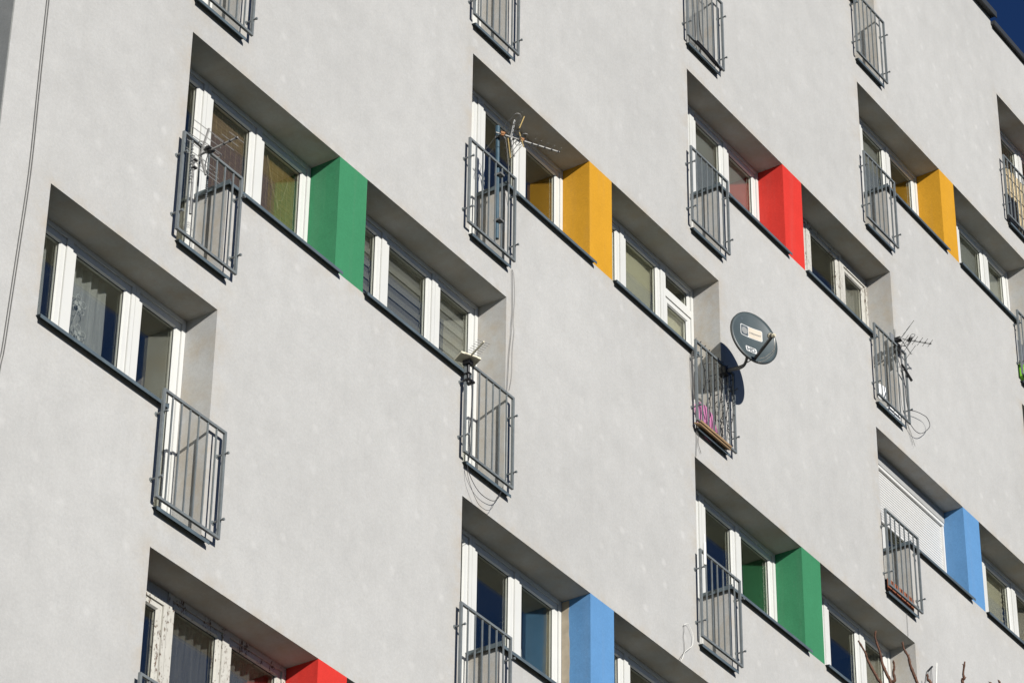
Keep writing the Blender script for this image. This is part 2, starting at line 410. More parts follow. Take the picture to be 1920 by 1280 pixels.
def half(k, f, side, style='pvc', wl=None, dl=None, rl=None, transom=False, header=0.):
    g = geo(k, f); z = g['z']; mat = style; FW = .046 if style == 'pvc' else .05; MW = .075 if style == 'pvc' else .088
    SW = .056 if style == 'pvc' else .046
    if side == 'L': dx0, dx1, wx0, wx1 = g['x0'], k*W+.683, k*W+.683, g['pl']; mul = k*W+1.47
    else: wx0, wx1, dx0, dx1 = g['pr'], (k+1)*W-.055, (k+1)*W-.055, g['x1']; mul = k*W+3.495
    if g['half']: wx0 = g['x0']
    zb, zt, db = z-RIB+.004, z-.002, z-HD+.004
    # window: fixed frame with mullion, two sashes
    mb = MB(); mb.ring(wx0+.002, wx1-.002, zb, zt, FW, D, D+.075); mb.box(mul-MW/2, mul+MW/2, D+.001, D+.074, zb+FW, zt-FW)
    win = mb.build('window', mat, B)
    if wl: win['label'] = wl
    e = .004
    leaf(win, wx0+.002+FW+e, mul-MW/2-e, zb+FW+e, zt-FW-e, (k, f, side, 'w1'), mat, SW)
    leaf(win, mul+MW/2+e, wx1-.002-FW-e, zb+FW+e, zt-FW-e, (k, f, side, 'w2'), mat, SW)
    if side == 'L': sill('sill', g['dl']-.032, g['pl']+.055, z-RIB, win, lend=True)
    else: sill('sill', (wx0-.012 if g['half'] else g['pr']+.004), g['dr']+.032, z-RIB, win, rend=True)
    # balcony door
    mb = MB(); dt = zt-header
    mb.ring(dx0+.002, dx1-.002, db, dt, FW, D, D+.075)
    if header: mb.box(dx0+.002, dx1-.002, D+.012, D+.07, dt+.001, zt, 1)
    if transom: mb.box(dx0+.002+FW, dx1-.002-FW, D+.001, D+.074, z-.425, z-.33)
    dr = mb.build('balcony_door', [mat, 'filler'], B)
    if dl: dr['label'] = dl
    if transom:
        leaf(dr, dx0+.002+FW+e, dx1-.002-FW-e, z-.33+e, dt-FW-e, (k, f, side, 't'), mat, .03)
        leaf(dr, dx0+.002+FW+e, dx1-.002-FW-e, db+FW+e, z-.425-e, (k, f, side, 'd'), mat, SW)
    else:
        leaf(dr, dx0+.002+FW+e, dx1-.002-FW-e, db+FW+e, dt-FW-e, (k, f, side, 'd'), mat, SW)
    if side == 'L': sill('door_sill', g['x0']-.02, g['dl']+.045, z-HD, dr)
    else: sill('door_sill', g['dr']-.02, g['x1']+.045, z-HD, dr)
    railing(k, f, side, rl)
    # the room behind
    ra, rb = (g['x0']-.12, g['pl']+.2) if side == 'L' else (wx0-.2, g['x1']+.12)
    mb = MB(); y0, y1, r0, r1 = YB, YB+3.6, z-HD-.05, z+.14
    v = [(ra,y0,r0),(rb,y0,r0),(rb,y1,r0),(ra,y1,r0),(ra,y0,r1),(rb,y0,r1),(rb,y1,r1),(ra,y1,r1)]
    mb.add(v, [(0,1,2,3)], 1); mb.add(v, [(4,7,6,5),(1,5,6,2),(2,6,7,3),(3,7,4,0)], 0)
    mb.build('room', ['room', 'floorwood'], B)
def pier(k, f):
    g = geo(k, f); c = MOD[(k, f)]['col']
    mb = MB(); mb.box(g['pl'], g['pr'], 0, YB, g['z']-RIB, g['z'])
    o = mb.build('pier', c, B); o['label'] = {'green': 'green', 'yellow': 'mustard yellow', 'red': 'bright red', 'blue': 'sky blue'}[c]+' rendered pier dividing a window band'
HALF = {
 (0,1,'R'): dict(rl='grey railing cut off by the top edge, leftmost'),
 (0,-1,'R'): dict(wl='white window with lace curtains, no pier beside it', rl='grey railing at far left below the lace curtained window'),
 (1,2,'R'): dict(rl='grey railing cut off at the top above the yellow pier'),
 (1,0,'L'): dict(wl='white window with brown blinds left of a green pier'),
 (1,0,'R'): dict(wl='white window with striped blinds right of a green pier'),
 (1,-2,'L'): dict(style='peel', header=.10, wl='old wooden window with peeling white paint', dl='old wooden door frame with peeling white paint'),
 (2,3,'R'): dict(rl='grey railing with netting behind it at the top'),
 (2,1,'L'): dict(wl='white window left of a yellow pier reflecting yellow'),
 (2,1,'R'): dict(transom=True, wl='white window with cream blind right of a yellow pier', dl='white balcony door with dark open transom above', rl='grey railing hung with fairy lights below the satellite dish'),
 (2,-1,'L'): dict(wl='white window with dark blue reflections left of a blue pier'),
 (2,-1,'R'): dict(),
 (3,4,'R'): dict(rl='grey railing cut off at the top right'),
 (3,2,'L'): dict(wl='white window left of a red pier reflecting red'),
 (3,2,'R'): dict(style='peel', header=.09, wl='old cream wooden window right of a red pier'),
 (3,0,'L'): dict(wl='white window left of a lower green pier'),
 (3,0,'R'): dict(wl='white window behind the bare branches'),
 (4,3,'L'): dict(wl='small white window left of the far yellow pier'),
 (4,3,'R'): dict(wl='small white window right of the far yellow pier'),
 (4,1,'L'): dict(wl='white window behind a closed roller shutter'),
 (4,1,'R'): dict(wl='white window with slatted blind right of the far blue pier'),
 (5,4,'L'): dict(rl='grey railing backed by a reed screen'), (5,2,'L'): dict()}
for (k, f), m in MOD.items():
    if m.get('col') and (k, f) not in ((1,2),(2,3),(3,4),(5,4),(5,2)): pier(k, f)
    elif m.get('col'): pier(k, f)
for (k, f, s), kw in HALF.items(): half(k, f, s, **kw)
for (k, f, s) in ((1,2,'L'),(2,3,'L'),(3,4,'L'),(1,-2,'R'),(5,4,'R'),(5,2,'R')): half(k, f, s)
g = geo(2, -1)   # unpainted strip of filler on the reveal of the blue pier
mb = MB(); pts = []
zz = np.linspace(g['z']-RIB+.03, g['z']-.01, 30)
for z in zz: pts.append((g['pl']-.0035, D-.004, float(z)))
for z in zz[::-1]: pts.append((g['pl']-.0035, D-.095-.005*math.sin(z*7)-.003*math.sin(z*29), float(z)))
n_ = len(pts); mb.add(pts+[(p[0]+.003, p[1], p[2]) for p in pts], [tuple(range(n_)), tuple(range(2*n_-1, n_-1, -1))]+[(i, (i+1) % n_, (i+1) % n_+n_, i+n_) for i in range(n_)])
mb.build('filler_strip', 'putty', B)

# roller shutter over the window left of the far blue pier
g = geo(4, 1); z = g['z']; x0, x1 = g['x0']+.004, g['pl']-.004; bot = z-.93
mb = MB(); mb.box(x0, x1, D-.075, D-.004, z-.165, z-.004); sb = mb.build('shutter_box', 'filler', B); sb['label'] = 'grey box of the closed roller shutter'
mb = MB(); mb.box(x0, x0+.055, D-.06, D-.004, z-RIB+.02, z-.205); mb.box(x1-.03, x1, D-.06, D-.004, z-RIB+.02, z-.205); mb.box(x0, x1, D-.066, D-.004, z-.205, z-.166)
mb.build('guide_rail', 'shutter', sb)
mb = MB(); zz = z-.215
sl_h = .0385
zbot = z-.90
while zz > zbot:
    mb.prism([(D-.026, zz-sl_h+.006), (D-.035, zz-sl_h*.62), (D-.032, zz-.003), (D-.018, zz-.001), (D-.012, zz-sl_h+.004)], x0+.056, x1-.031); zz -= sl_h
mb.box(x0+.056, x1-.031, D-.034, D-.012, zz-.035, zz-.003)
so_ = mb.build('shutter_slats', 'shutter', sb); so_['kind'] = 'stuff'

# ------------------------------------------------------------------ curtains and blinds behind the panes
YC = D+.115
def roller(key, mat, drop, label, group=None, y=YC, name='roller_blind'):
    a, b, c, d = PANES[key]; a -= .03; b += .03; d += .03; zb = d-(d-c+.03)*drop
    r = empty(name, ((a+b)/2, y, zb)); tag(r, label, 'blind', group)
    mb = MB(); n = 14
    for i in range(n):
        t0, t1 = i/n, (i+1)/n; w = lambda t: y+.004*math.sin(t*math.pi*2.3)
        p = [(a+(b-a)*t0, w(t0)), (a+(b-a)*t1, w(t1))]
        mb.add([(p[0][0], p[0][1], zb), (p[1][0], p[1][1], zb), (p[1][0], p[1][1], d), (p[0][0], p[0][1], d)], [(0,1,2,3)])
        mb.add([(p[0][0], p[0][1]+.002, zb), (p[1][0], p[1][1]+.002, zb), (p[1][0], p[1][1]+.002, d), (p[0][0], p[0][1]+.002, d)], [(3,2,1,0)])
    mb.build('fabric', mat, r)
    mb = MB(); mb.box(a, b, y-.008, y+.010, zb-.02, zb-.001); mb.build('bottom_bar', mat, r)
    mb = MB(); mb.tube([(a, y+.01, d+.018), (b, y+.01, d+.018)], .017, 8); mb.build('roll', mat, r)
def striped(key, label):
    a, b, c, d = PANES[key]; a -= .03; b += .03; d += .02; y = YC; pitch, sh = .150, .074
    r = empty('striped_blind', ((a+b)/2, y, c-.03)); tag(r, label, 'blind', 'striped blinds right of the green pier')
    mb = MB(); mb.box(a, b, y+.012, y+.014, c-.03, d); mb.build('backing_fabric', 'sheer_dark', r)
    mb = MB(); mb.box(a, b, y-.001, y+.001, 0, sh); me = mb.mesh('strip', 'strip', ((a+b)/2, y, 0))
    zz = c-.01
    while zz < d-sh: link('strip', me, r, ((a+b)/2, y, zz)); zz += pitch
    mb = MB(); mb.box(a, b, y-.02, y+.02, d+.003, d+.05); mb.build('head_rail', 'pvc', r)
def slatted(key, label, mat='cloth_slat', pitch=.082, wide=.105, tilt=66):
    a, b, c, d = PANES[key]; a -= .02; b += .02; y = YC+.03
    r = empty('slatted_blind', ((a+b)/2, y, c)); tag(r, label, 'blind')
    t = math.radians(tilt); dy, dz = math.cos(t)*wide/2, math.sin(t)*wide/2
    mb = MB(); mb.prism([(y-dy, dz), (y-.004, -.002), (y+dy, -dz), (y-.001, .0025)], a, b); me = mb.mesh('slat', mat, ((a+b)/2, y, 0))
    zz = c-.02
    while zz < d: link('slat', me, r, ((a+b)/2, y, zz)); zz += pitch
    mb = MB()
    for x in (a+.1, b-.1): mb.tube([(x, y-.05, c-.02), (x, y-.05, d)], .0018, 4)
    mb.build('ladder_cord', 'cablewhite', r)
def bamboo(key, mat, label, split=None):
    a, b, c, d = PANES[key]; a -= .03; b += .03; y = YC
    r = empty('bamboo_blind', ((a+b)/2, y, c-.03)); tag(r, label, 'blind', 'brown blinds left of the green pier')
    mb = MB(); z_ = c-.03; i = 0
    while z_ < d+.02:
        hh = random.uniform(.010, .013); o = random.uniform(-.0015, .0015)
        if split:
            s = a+(b-a)*split; mb.box(a, s, y+o, y+o+.004, z_, z_+hh, 1); mb.box(s+.001, b, y+o, y+o+.004, z_, z_+hh, 0)
        else: mb.box(a, b, y+o, y+o+.004, z_, z_+hh, 0)
        z_ += hh+.0015
    o = mb.build('slats', [mat, 'cloth_brown'], r); o['kind'] = 'stuff'
    mb = MB(); n = 8
    for i in range(n):
        x = a+(b-a)*(i+.5)/n; mb.tube([(x, y-.004, c-.03), (x, y-.004, d+.02)], .0014, 4)
    mb.build('cord', 'reed', r)
    if split:
        mb = MB(); m_ = (a+b)/2+.02; pts = [(m_-.17, y-.02, d-.03), (m_-.06, y-.03, d-.40), (m_+.0, y-.03, d-.47), (m_+.08, y-.03, d-.42), (m_+.16, y-.02, d-.15)]
        mb.tube(pts, .0024, 5); mb.tube([(m_, y-.03, d-.46), (m_+.02, y-.035, d-.56)], .004, 5); mb.build('pull_cord', 'reed', r)
def lace(key, label, x0=0., x1=1., motif=False, mat='lace', group=None, amp=.022, ztop=0.):
    a, b, c, d = PANES[key]; y = D+.17
    A, Bx = a-.03+(b-a+.06)*x0, a-.03+(b-a+.06)*x1; d = d+.05-ztop; c -= .08
    r = empty('curtain', ((A+Bx)/2, y, c)); tag(r, label, 'curtain', group)
    nxx, nzz = 48, 10; vs = []; ph = random.uniform(0, 6)
    for j in range(nzz+1):
        for i in range(nxx+1):
            t = i/nxx; vs.append((A+(Bx-A)*t, y+amp*math.sin(t*(Bx-A)*62+ph)+.010*math.sin(t*23+j*.3), c+(d-c)*j/nzz))
    fs = [(j*(nxx+1)+i, j*(nxx+1)+i+1, (j+1)*(nxx+1)+i+1, (j+1)*(nxx+1)+i) for j in range(nzz) for i in range(nxx)]
    mb = MB(); mb.add(vs, fs); mb.build('cloth', mat, r, smooth=True)
    if motif:
        yy = y-amp-.018
        def petal(cx_, cz_, ang, L, Wd):
            p = []
            for q in range(13):
                t = q/12*2*math.pi; lx = L*(.5+.5*math.cos(t)); lz = Wd*math.sin(t)
                p.append((cx_+lx*math.cos(ang)-lz*math.sin(ang), yy, cz_+lx*math.sin(ang)+lz*math.cos(ang)))
            return p
        mb = MB()
        for (fx, fz) in ((.44, .66), (.48, .42), (.50, .18)):
            fx = A+(Bx-A)*fx; fz = c+(d-c)*fz
            for q in range(5): mb.tube(petal(fx, fz, q*1.256+.4, .10, .034), .0036, 4)
            for q in range(3):
                p = petal(fx, fz, q*2.1+1.0, .055, .018); mb.add(p[:-1]+[(x, y_+.002, z_) for x, y_, z_ in p[:-1]], [tuple(range(12)), tuple(range(23, 11, -1))])
        mb.tube([(A+.26, yy, c+.1), (A+.33, yy, c+.35), (A+.25, yy, c+.62), (A+.32, yy, c+.82)], .004, 4)
        mb.build('flower_motif', 'lace_motif', r)

lace((0,-1,'R','w1'), 'sheer lace curtain in the narrow left pane at far left', .0, .93)
lace((0,-1,'R','w2'), 'sheer lace curtain with embroidered flowers behind the far left window', -.1, .86, True)
bamboo((1,0,'L','w1'), 'cloth_brown', 'brown blind behind the pane next to the railing with antenna')
bamboo((1,0,'L','w2'), 'cloth_olive', 'olive brown blind with a pull cord beside the green pier', .36)
for i, (q, w) in enumerate((('w1', 'narrow striped grey blind touching the green pier'), ('w2', 'striped grey blind in the middle pane right of the green pier'), ('d', 'striped grey blind in the balcony door right of the green pier'))): striped((1,0,'R',q), w)
roller((2,1,'R','w2'), 'cloth_cream', 1., 'large cream roller blind right of the first yellow pier')
roller((2,1,'R','w1'), 'cloth_cream', 1., 'narrow cream roller blind touching the first yellow pier')
roller((2,1,'R','d'), 'cloth_cream', .96, 'cream roller blind in the door below the open transom')
roller((3,2,'L','w1'), 'cloth_grey', 1., 'grey roller blind behind the railing left of the red pier')
roller((3,2,'L','w2'), 'cloth_grey', 1., 'grey roller blind in the pane beside the red pier')
lace((3,2,'R','w2'), 'thin pale curtain in the old window right of the red pier', .05, .5, amp=.012, ztop=.45)
lace((3,2,'R','d'), 'thin grey curtain in the old balcony door right of the red pier', .0, 1., mat='net')
roller((4,3,'L','w1'), 'cloth_grey', 1., 'grey roller blind behind the railing left of the far yellow pier')
roller((4,3,'R','w2'), 'cloth_grey', 1., 'grey roller blind right of the far yellow pier')
roller((4,3,'R','d'), 'cloth_grey', .85, 'grey roller blind in the balcony door right of the far yellow pier')
slatted((4,1,'R','w2'), 'cream slatted blind right of the far blue pier')
slatted((4,1,'R','w1'), 'cream slatted blind touching the far blue pier')
lace((5,4,'L','d'), 'pale curtain in the door at the right edge above the reed screen', .2, 1.)
lace((3,0,'R','d'), 'grey curtain in the door behind the bare branches', .0, 1., mat='net')
lace((2,-1,'L','w2'), 'pale curtain at the left of the pane beside the front blue pier', -.05, .42, ztop=.62, mat='lace')
lace((3,0,'L','w2'), 'pale curtain in the pane beside the lower green pier', -.05, .42, ztop=.62, mat='lace')
lace((1,-2,'L','w1'), 'grey net curtain behind the old peeling window', -.05, 1.05, mat='net')
lace((1,-2,'L','w2'), 'grey net curtain in the old window beside the front red pier', -.05, 1.05, mat='net')

# ------------------------------------------------------------------ aerials
def smooth_path(pts, n=8):
    P = [Vector(p) for p in pts]; out = []
    for i in range(len(P)-1):
        p0, p1, p2, p3 = P[max(i-1, 0)], P[i], P[i+1], P[min(i+2, len(P)-1)]
        for j in range(n):
            t = j/n
            out.append(.5*((2*p1)+(p2-p0)*t+(2*p0-5*p1+4*p2-p3)*t*t+(3*p1-p0-3*p2+p3)*t**3))
    return out+[P[-1]]
def frame_of(d):
    X = Vector(d).normalized(); Y = Vector((0, 0, 1)).cross(X).normalized(); return X, Y, X.cross(Y)
def aerial(label, origin, d, boom_len, directors, dipole, refl, boom_mat='alu', rod_r=.0036, boom_w=.014, name='television_aerial'):
    o = Vector(origin); X, Y, Zv = frame_of(d); r = empty(name, tuple(o)); tag(r, label, 'aerial')
    mb = MB(); mb.bar(o, o+X*boom_len, boom_w, boom_w, upv=Zv); mb.build('boom', boom_mat, r)
    for t, L in directors:
        c = o+X*t; mb = MB(); mb.tube([c-Y*L/2+Zv*.004, c+Y*L/2+Zv*.004], rod_r, 5); mb.build('director', boom_mat, r)
        mb = MB(); mb.bar(c-X*.008+Zv*.001, c+X*.008+Zv*.001, boom_w+.006, boom_w+.006, upv=Zv); mb.build('clip', 'black', r)
    for t, L, gap, cm, bx in dipole:
        c = o+X*t+Zv*.012; pts = []
        for q in range(9): a = math.pi/2-math.pi*q/8; pts.append(c+Y*(L/2+gap*math.cos(a))+X*gap*math.sin(a))
        for q in range(9): a = math.pi/2+math.pi*q/8; pts.append(c-Y*(L/2-gap*math.cos(a))*1.0+X*(-gap*math.sin(a)) if False else c+Y*(-L/2-gap*math.sin(math.pi*q/8))+X*(-gap*math.cos(math.pi*q/8)))
        pts.append(pts[0]); mb = MB(); mb.tube(pts, rod_r+.0006, 5); mb.build('dipole', boom_mat, r)
        mb = MB(); mb.bar(c-Y*bx, c+Y*bx, gap*1.5, .026, upv=Zv); mb.bar(c-Y*bx*.6-Zv*.016, c+Y*bx*.6-Zv*.016, gap*1.1, .026, upv=Zv); mb.build('junction_box', cm, r)
    if refl:
        t, armL, ang, rods, L = refl; c = o+X*t
        for sg in (1, -1):
            dv = (X*math.cos(ang)+Zv*sg*math.sin(ang)).normalized()
            mb = MB(); mb.bar(c, c+dv*armL, .014, .018, upv=X); mb.build('reflector_arm', boom_mat, r)
            for i in range(rods):
                p = c+dv*armL*(i+.7)/rods; mb = MB(); mb.tube([p-Y*L/2, p+Y*L/2], rod_r, 5); mb.build('reflector_rod', boom_mat, r)
    return r
# 1: on the railing left of the green pier
a1 = aerial('small aerial with folded dipole on the railing left of the green pier', (4.529, -.10, -1.385), (-.05, -1, .0), .46, [(.30, .26), (.37, .22), (.445, .20)], [(.135, .22, .030, 'black', .042)], (.02, .27, math.radians(72), 4, .40))
x, z = RAIL[(1,0,'L')]
mb = MB(); mb.tube([(4.535, -.052, -2.0), (4.53, -.045, -1.36)], .012, 8); mb.build('mast', 'steel', a1)
mb = MB()
for zz in (-1.42, -1.50): mb.box(4.515, 4.555, -.075, -.03, zz-.006, zz+.006)
mb.build('clamp', 'black', a1)
mb = MB(); pts = [(x+BARX[0]+.012*math.cos(t*1.9), RY-.012*math.sin(t*1.9)-.002, -1.27-t*.010) for t in range(46)]; mb.tube(pts, .005, 5)
pts = [(x+BARX[2]+.011*math.cos(t*2.2), RY-.011*math.sin(t*2.2), -1.50-t*.0075) for t in range(40)]; mb.tube(pts, .0045, 5)
pts = smooth_path([(4.54, -.20, -1.40), (4.56, -.16, -1.52), (x+BARX[2]+.01, RY-.012, -1.5)]); mb.tube(pts, .0045, 5)
tag(mb.build('aerial_cable', 'cable'), 'dark cable wound round the bars of the railing left of the green pier', 'cable')
# 2: on the blue pole left of the yellow pier
a2 = aerial('long aerial with orange clips on a blue pole left of the yellow pier', (9.20, -.075, 1.845), (.668, -.379, 0), .745, [(.42, .17), (.49, .17), (.57, .16), (.65, .15), (.73, .14)], [(.075, .70, .032, 'orange', .020), (.30, .16, .030, 'orange', .016)], (.175, .24, math.radians(80), 4, .36), rod_r=.0034, boom_w=.012)
for p_, q_ in (((9.39, -.24, 1.95), (9.481, -.24, 2.163)), ((9.391, -.24, 1.90), (9.475, -.24, 1.76)), ((9.30, -.16, 1.80), (9.38, -.14, 1.60))):
    mb = MB(); mb.tube([p_, q_], .0062, 6); mb.build('yellow_rod', 'yellowed', a2)
mb = MB(); mb.tube([(9.306, -.034, .57), (9.292, -.034, 1.99)], .0225, 12); mb.tube([(9.292, -.034, 1.90), (9.2915, -.034, 1.995)], .026, 12); mb.build('pole', 'bluepaint', a2)
mb = MB()
for zz in (.78, 1.36, 1.845): mb.box(9.265, 9.335, -.10, -.018, zz-.011, zz+.011)
mb.build('clamp', 'steel', a2)
mb = MB(); mb.tube(smooth_path([(9.30, -.13, 1.82), (9.36, -.12, 1.60), (9.43, -.09, 1.38), (9.52, -.02, 1.20), (9.58, .02, 1.08), (9.63, .10, 1.40-RIB+1.33)]), .0042, 5)
tag(mb.build('aerial_cable', 'cablegrey'), 'thin grey cable hanging from the aerial left of the yellow pier', 'cable')
# 3: flat housing aerial
o3 = Vector((8.745, -.10, -1.225)); a3 = empty('television_aerial', tuple(o3)); tag(a3, 'small aerial with flat cream housing on the railing below striped blinds', 'aerial')
X3 = Vector((-.40, -.90, .12)).normalized(); Y3 = Vector((0, 0, 1)).cross(X3).normalized(); Z3 = X3.cross(Y3)
mb = MB(); mb.bar(o3-X3*.07, o3+X3*.065, .225, .022, upv=Z3); mb.build('housing', 'cream', a3)
mb = MB(); mb.bar(o3+X3*.065, o3+X3*.30, .012, .020, upv=Z3); mb.build('boom', 'cream', a3)
for i in range(7):
    c = o3+X3*(.09+.034*i); L = .145; mb = MB(); mb.tube([c-Y3*L/2, c+Y3*L/2], .0026, 5); mb.build('director', 'steel', a3)
mb = MB(); mb.tube([(8.755, -.105, -1.245), (8.755, -.105, -1.50)], .013, 8); mb.box(8.72, 8.79, -.135, -.055, -1.29, -1.245); mb.build('mast', 'black', a3)
mb = MB(); mb.box(8.735, 8.835, -.13, -.05, -1.475, -1.455); mb.box(8.735, 8.78, -.125, -.06, -1.40, -1.385); mb.build('clamp', 'black', a3)
mb = MB(); mb.tube(smooth_path([(8.80, -.11, -1.46), (8.83, -.10, -1.6), (8.82, -.10, -1.85), (8.80, -.10, -2.05), (8.815, -.095, -2.25), (8.83, -.07, -2.34)]), .006, 5)
tag(mb.build('aerial_cable', 'cable'), 'black cable running down the railing below striped blinds', 'cable')
# 4: right aerial with corner reflector
a4 = aerial('aerial with open corner reflector on the railing below the old window', (18.20, -.115, 4.275), (.768, -.64, 0), .445, [(.22, .20), (.29, .19), (.36, .18), (.43, .17)], [(.155, .20, .024, 'black', .05)], (.03, .25, math.radians(58), 3, .34), boom_mat='steel', rod_r=.0032, boom_w=.016)
mb = MB(); mb.tube([(18.246, -.05, 3.95), (18.222, -.05, 4.44)], .012, 8); mb.build('mast', 'steel', a4)
mb = MB(); mb.box(18.20, 18.26, -.13, -.03, 4.25, 4.30); mb.box(18.20, 18.28, -.10, -.03, 4.09, 4.12); mb.box(18.21, 18.27, -.10, -.03, 4.17, 4.21); mb.build('clamp', 'black', a4)
mb = MB(); mb.box(18.10, 18.19, -.055, -.035, 4.20, 4.33); mb.build('plate', 'greypaint', a4)
mb = MB(); mb.tube(smooth_path([(18.31, -.21, 4.25), (18.30, -.17, 4.19), (18.25, -.12, 4.17), (18.27, -.09, 4.0), (18.33, -.09, 3.7), (18.35, -.09, 3.45), (18.40, -.08, 3.33)]), .006, 5)
mb.tube(smooth_path([(18.422, -.08, 3.322), (18.60, -.08, 3.40), (18.771, -.08, 3.452), (18.93, -.08, 3.475), (18.995, -.08, 3.399), (18.888, -.08, 3.265), (18.718, -.08, 3.132), (18.56, -.08, 3.093), (18.413, -.08, 3.132)]), .0045, 5)
tag(mb.build('aerial_cable', 'cable'), 'black cable looping out to the right of the railing below the old window', 'cable')
mb = MB(); mb.tube([(18.27, -.10, 3.92), (18.49, -.11, 3.80)], .014, 8); mb.tube([(18.34, -.10, 3.885), (18.50, -.11, 3.793)], .017, 8)
tag(mb.build('folded_parasol', 'black'), 'short black folded stick poking out of the railing below the old window', 'parasol')
mb = MB(); mb.tube([(18.468, -.03, 3.154), (18.541, -.03, 3.069), (18.633, -.03, 2.917)], .0028, 4); mb.tube([(18.46, -.02, 3.20), (18.60, -.02, 2.93)], .0022, 4)
tag(mb.build('loose_wire', 'cablegrey'), 'loose straight wire below the railing with the corner aerial', 'wire')
# 5: aerial tip and white rod at the bottom right
a5 = empty('television_aerial', (18.02, -.12, -1.6)); tag(a5, 'dark ladder shaped aerial tip at the bottom edge beside a white rod', 'aerial')
mb = MB(); mb.bar((18.035, -.29, -.60), (18.125, -.31, -.50), .018, .018); mb.build('head_bar', 'black', a5)
for xx, zz in ((18.045, -.59), (18.085, -.545), (18.12, -.505)):
    mb = MB(); mb.tube([(xx, -.30, zz), (xx+.02, -.29, zz-.75)], .0045, 5); mb.build('rod', 'steel', a5)
mb = MB(); mb.tube([(18.03, -.06, -1.6), (18.035, -.28, -.60)], .010, 8); mb.build('mast', 'black', a5)
mb = MB(); mb.tube([(18.16, -.25, -1.6), (18.315, -.28, -.36)], .007, 6)
tag(mb.build('white_rod', 'cablewhite'), 'thin white upright rod at the bottom edge right of the branches', 'rod')

# ------------------------------------------------------------------ satellite dish
c = Vector((13.783, -.498, 1.687)); n = Vector((-.38833, -.91856, .07381)); ex = Vector((.92107, -.38939, 0)); ez = Vector((.02874, .06799, .99727))
RA, RB, KD = .317, .336, .42
def ds(a, b, off=0.): 
    q = (a/RA)**2+(b/RB)**2
    return c+ex*a+ez*b+n*(KD*RA*RA*(q-1)+off)
dish = empty('satellite_dish', (c.x, c.y, c.z-RB)); tag(dish, 'dark grey satellite dish on a bent arm above the fairy lights', 'satellite dish')
def disc(off, rings=10, seg=56, flip=False):
    vs = [ds(0, 0, off)]; fs = []
    for i in range(1, rings+1):
        for j in range(seg):
            a = 2*math.pi*j/seg; vs.append(ds(RA*i/rings*math.cos(a), RB*i/rings*math.sin(a), off))
    for j in range(seg): fs.append((0, 1+j, 1+(j+1) % seg))
    for i in range(rings-1):
        for j in range(seg):
            p, q = 1+i*seg+j, 1+i*seg+(j+1) % seg; fs.append((p, p+seg, q+seg, q))
    return vs, fs
vs, fs = disc(0); vb, fb = disc(-.004); nn = len(vs); seg = 56; base = 1+9*seg
mb = MB(); mb.add(vs+vb, fs+[tuple(i+nn for i in f[::-1]) for f in fb]+[(base+j, base+(j+1) % seg, nn+base+(j+1) % seg, nn+base+j) for j in range(seg)])
mb.build('reflector', 'dish', dish, smooth=True)
mb = MB(); pts = [ds(RA*math.cos(2*math.pi*j/56), RB*math.sin(2*math.pi*j/56), -.012) for j in range(57)]
rimv = []; rimf = []
for j in range(56):
    a = 2*math.pi*j/56
    for (s_, o_) in ((1.0, .001), (1.022, -.004), (1.022, -.026), (.99, -.026)): rimv.append(ds(RA*math.cos(a), RB*math.sin(a), o_)+(ex*math.cos(a)*RA+ez*math.sin(a)*RB)*(s_-1))
for j in range(56):
    for q in range(4): rimf.append((j*4+q, j*4+(q+1) % 4, ((j+1) % 56)*4+(q+1) % 4, ((j+1) % 56)*4+q))
mb.add(rimv, rimf); mb.build('rim', 'dishback', dish, smooth=False)
def patch(outline, off, name, mat):         # a flat print laid on the curved dish, triangulated from an outline round a centre
    A = np.array(outline); cc = A.mean(0); m_ = len(A); R_ = 5
    vs = [ds(*cc, off)]; fs = []
    for i in range(1, R_+1):
        for a in A: p = cc+(a-cc)*i/R_; vs.append(ds(p[0], p[1], off))
    for j in range(m_): fs.append((0, 1+j, 1+(j+1) % m_))
    for i in range(R_-1):
        for j in range(m_):
            p, q = 1+i*m_+j, 1+i*m_+(j+1) % m_; fs.append((p, p+m_, q+m_, q))
    mb = MB(); mb.add(vs, fs); return mb.build(name, mat, dish)
def rrect(a0, a1, b0, b1, r, sk=0.):
    o = []
    for (cx_, cz_, s) in ((a1-r, b1-r, 0), (a0+r, b1-r, 90), (a0+r, b0+r, 180), (a1-r, b0+r, 270)):
        for q in range(6):
            t = math.radians(s+q*18); x_ = cx_+r*math.cos(t); z_ = cz_+r*math.sin(t); o.append((x_+sk*(z_-b0), z_))
    res = []
    for p, q in zip(o, o[1:]+o[:1]):
        L = math.hypot(q[0]-p[0], q[1]-p[1]); k = max(1, int(L/.02))
        res += [(p[0]+(q[0]-p[0])*i/k, p[1]+(q[1]-p[1])*i/k) for i in range(k)]
    return res
patch(rrect(-.172, .138, .004, .152, .022), .0015, 'label_border', 'print_white')
patch(rrect(-.163, -.060, .013, .143, .016), .003, 'label_field', 'print_dark')
patch(rrect(-.052, .130, .012, .144, .014), .003, 'label_field', 'print_cream')
patch([(-.112+.043*math.cos(t*.3142), .078+.046*math.sin(t*.3142)) for t in range(20)], .0045, 'emblem', 'print_grey')
patch(rrect(-.120, .036, -.214, -.132, .018), .0015, 'label_border', 'print_white')
patch([(-.151+.017*math.cos(t*.3927), .219+.019*math.sin(t*.3927)) for t in range(16)], .0015, 'dark_mark', 'print_dark')
for a_, b_ in ((-.08, -.125), (0., -.122), (-.06, -.235), (.02, -.235)):
    patch([(a_+.006*math.cos(t*.785), b_+.006*math.sin(t*.785)) for t in range(8)], .003, 'bolt', 'black')
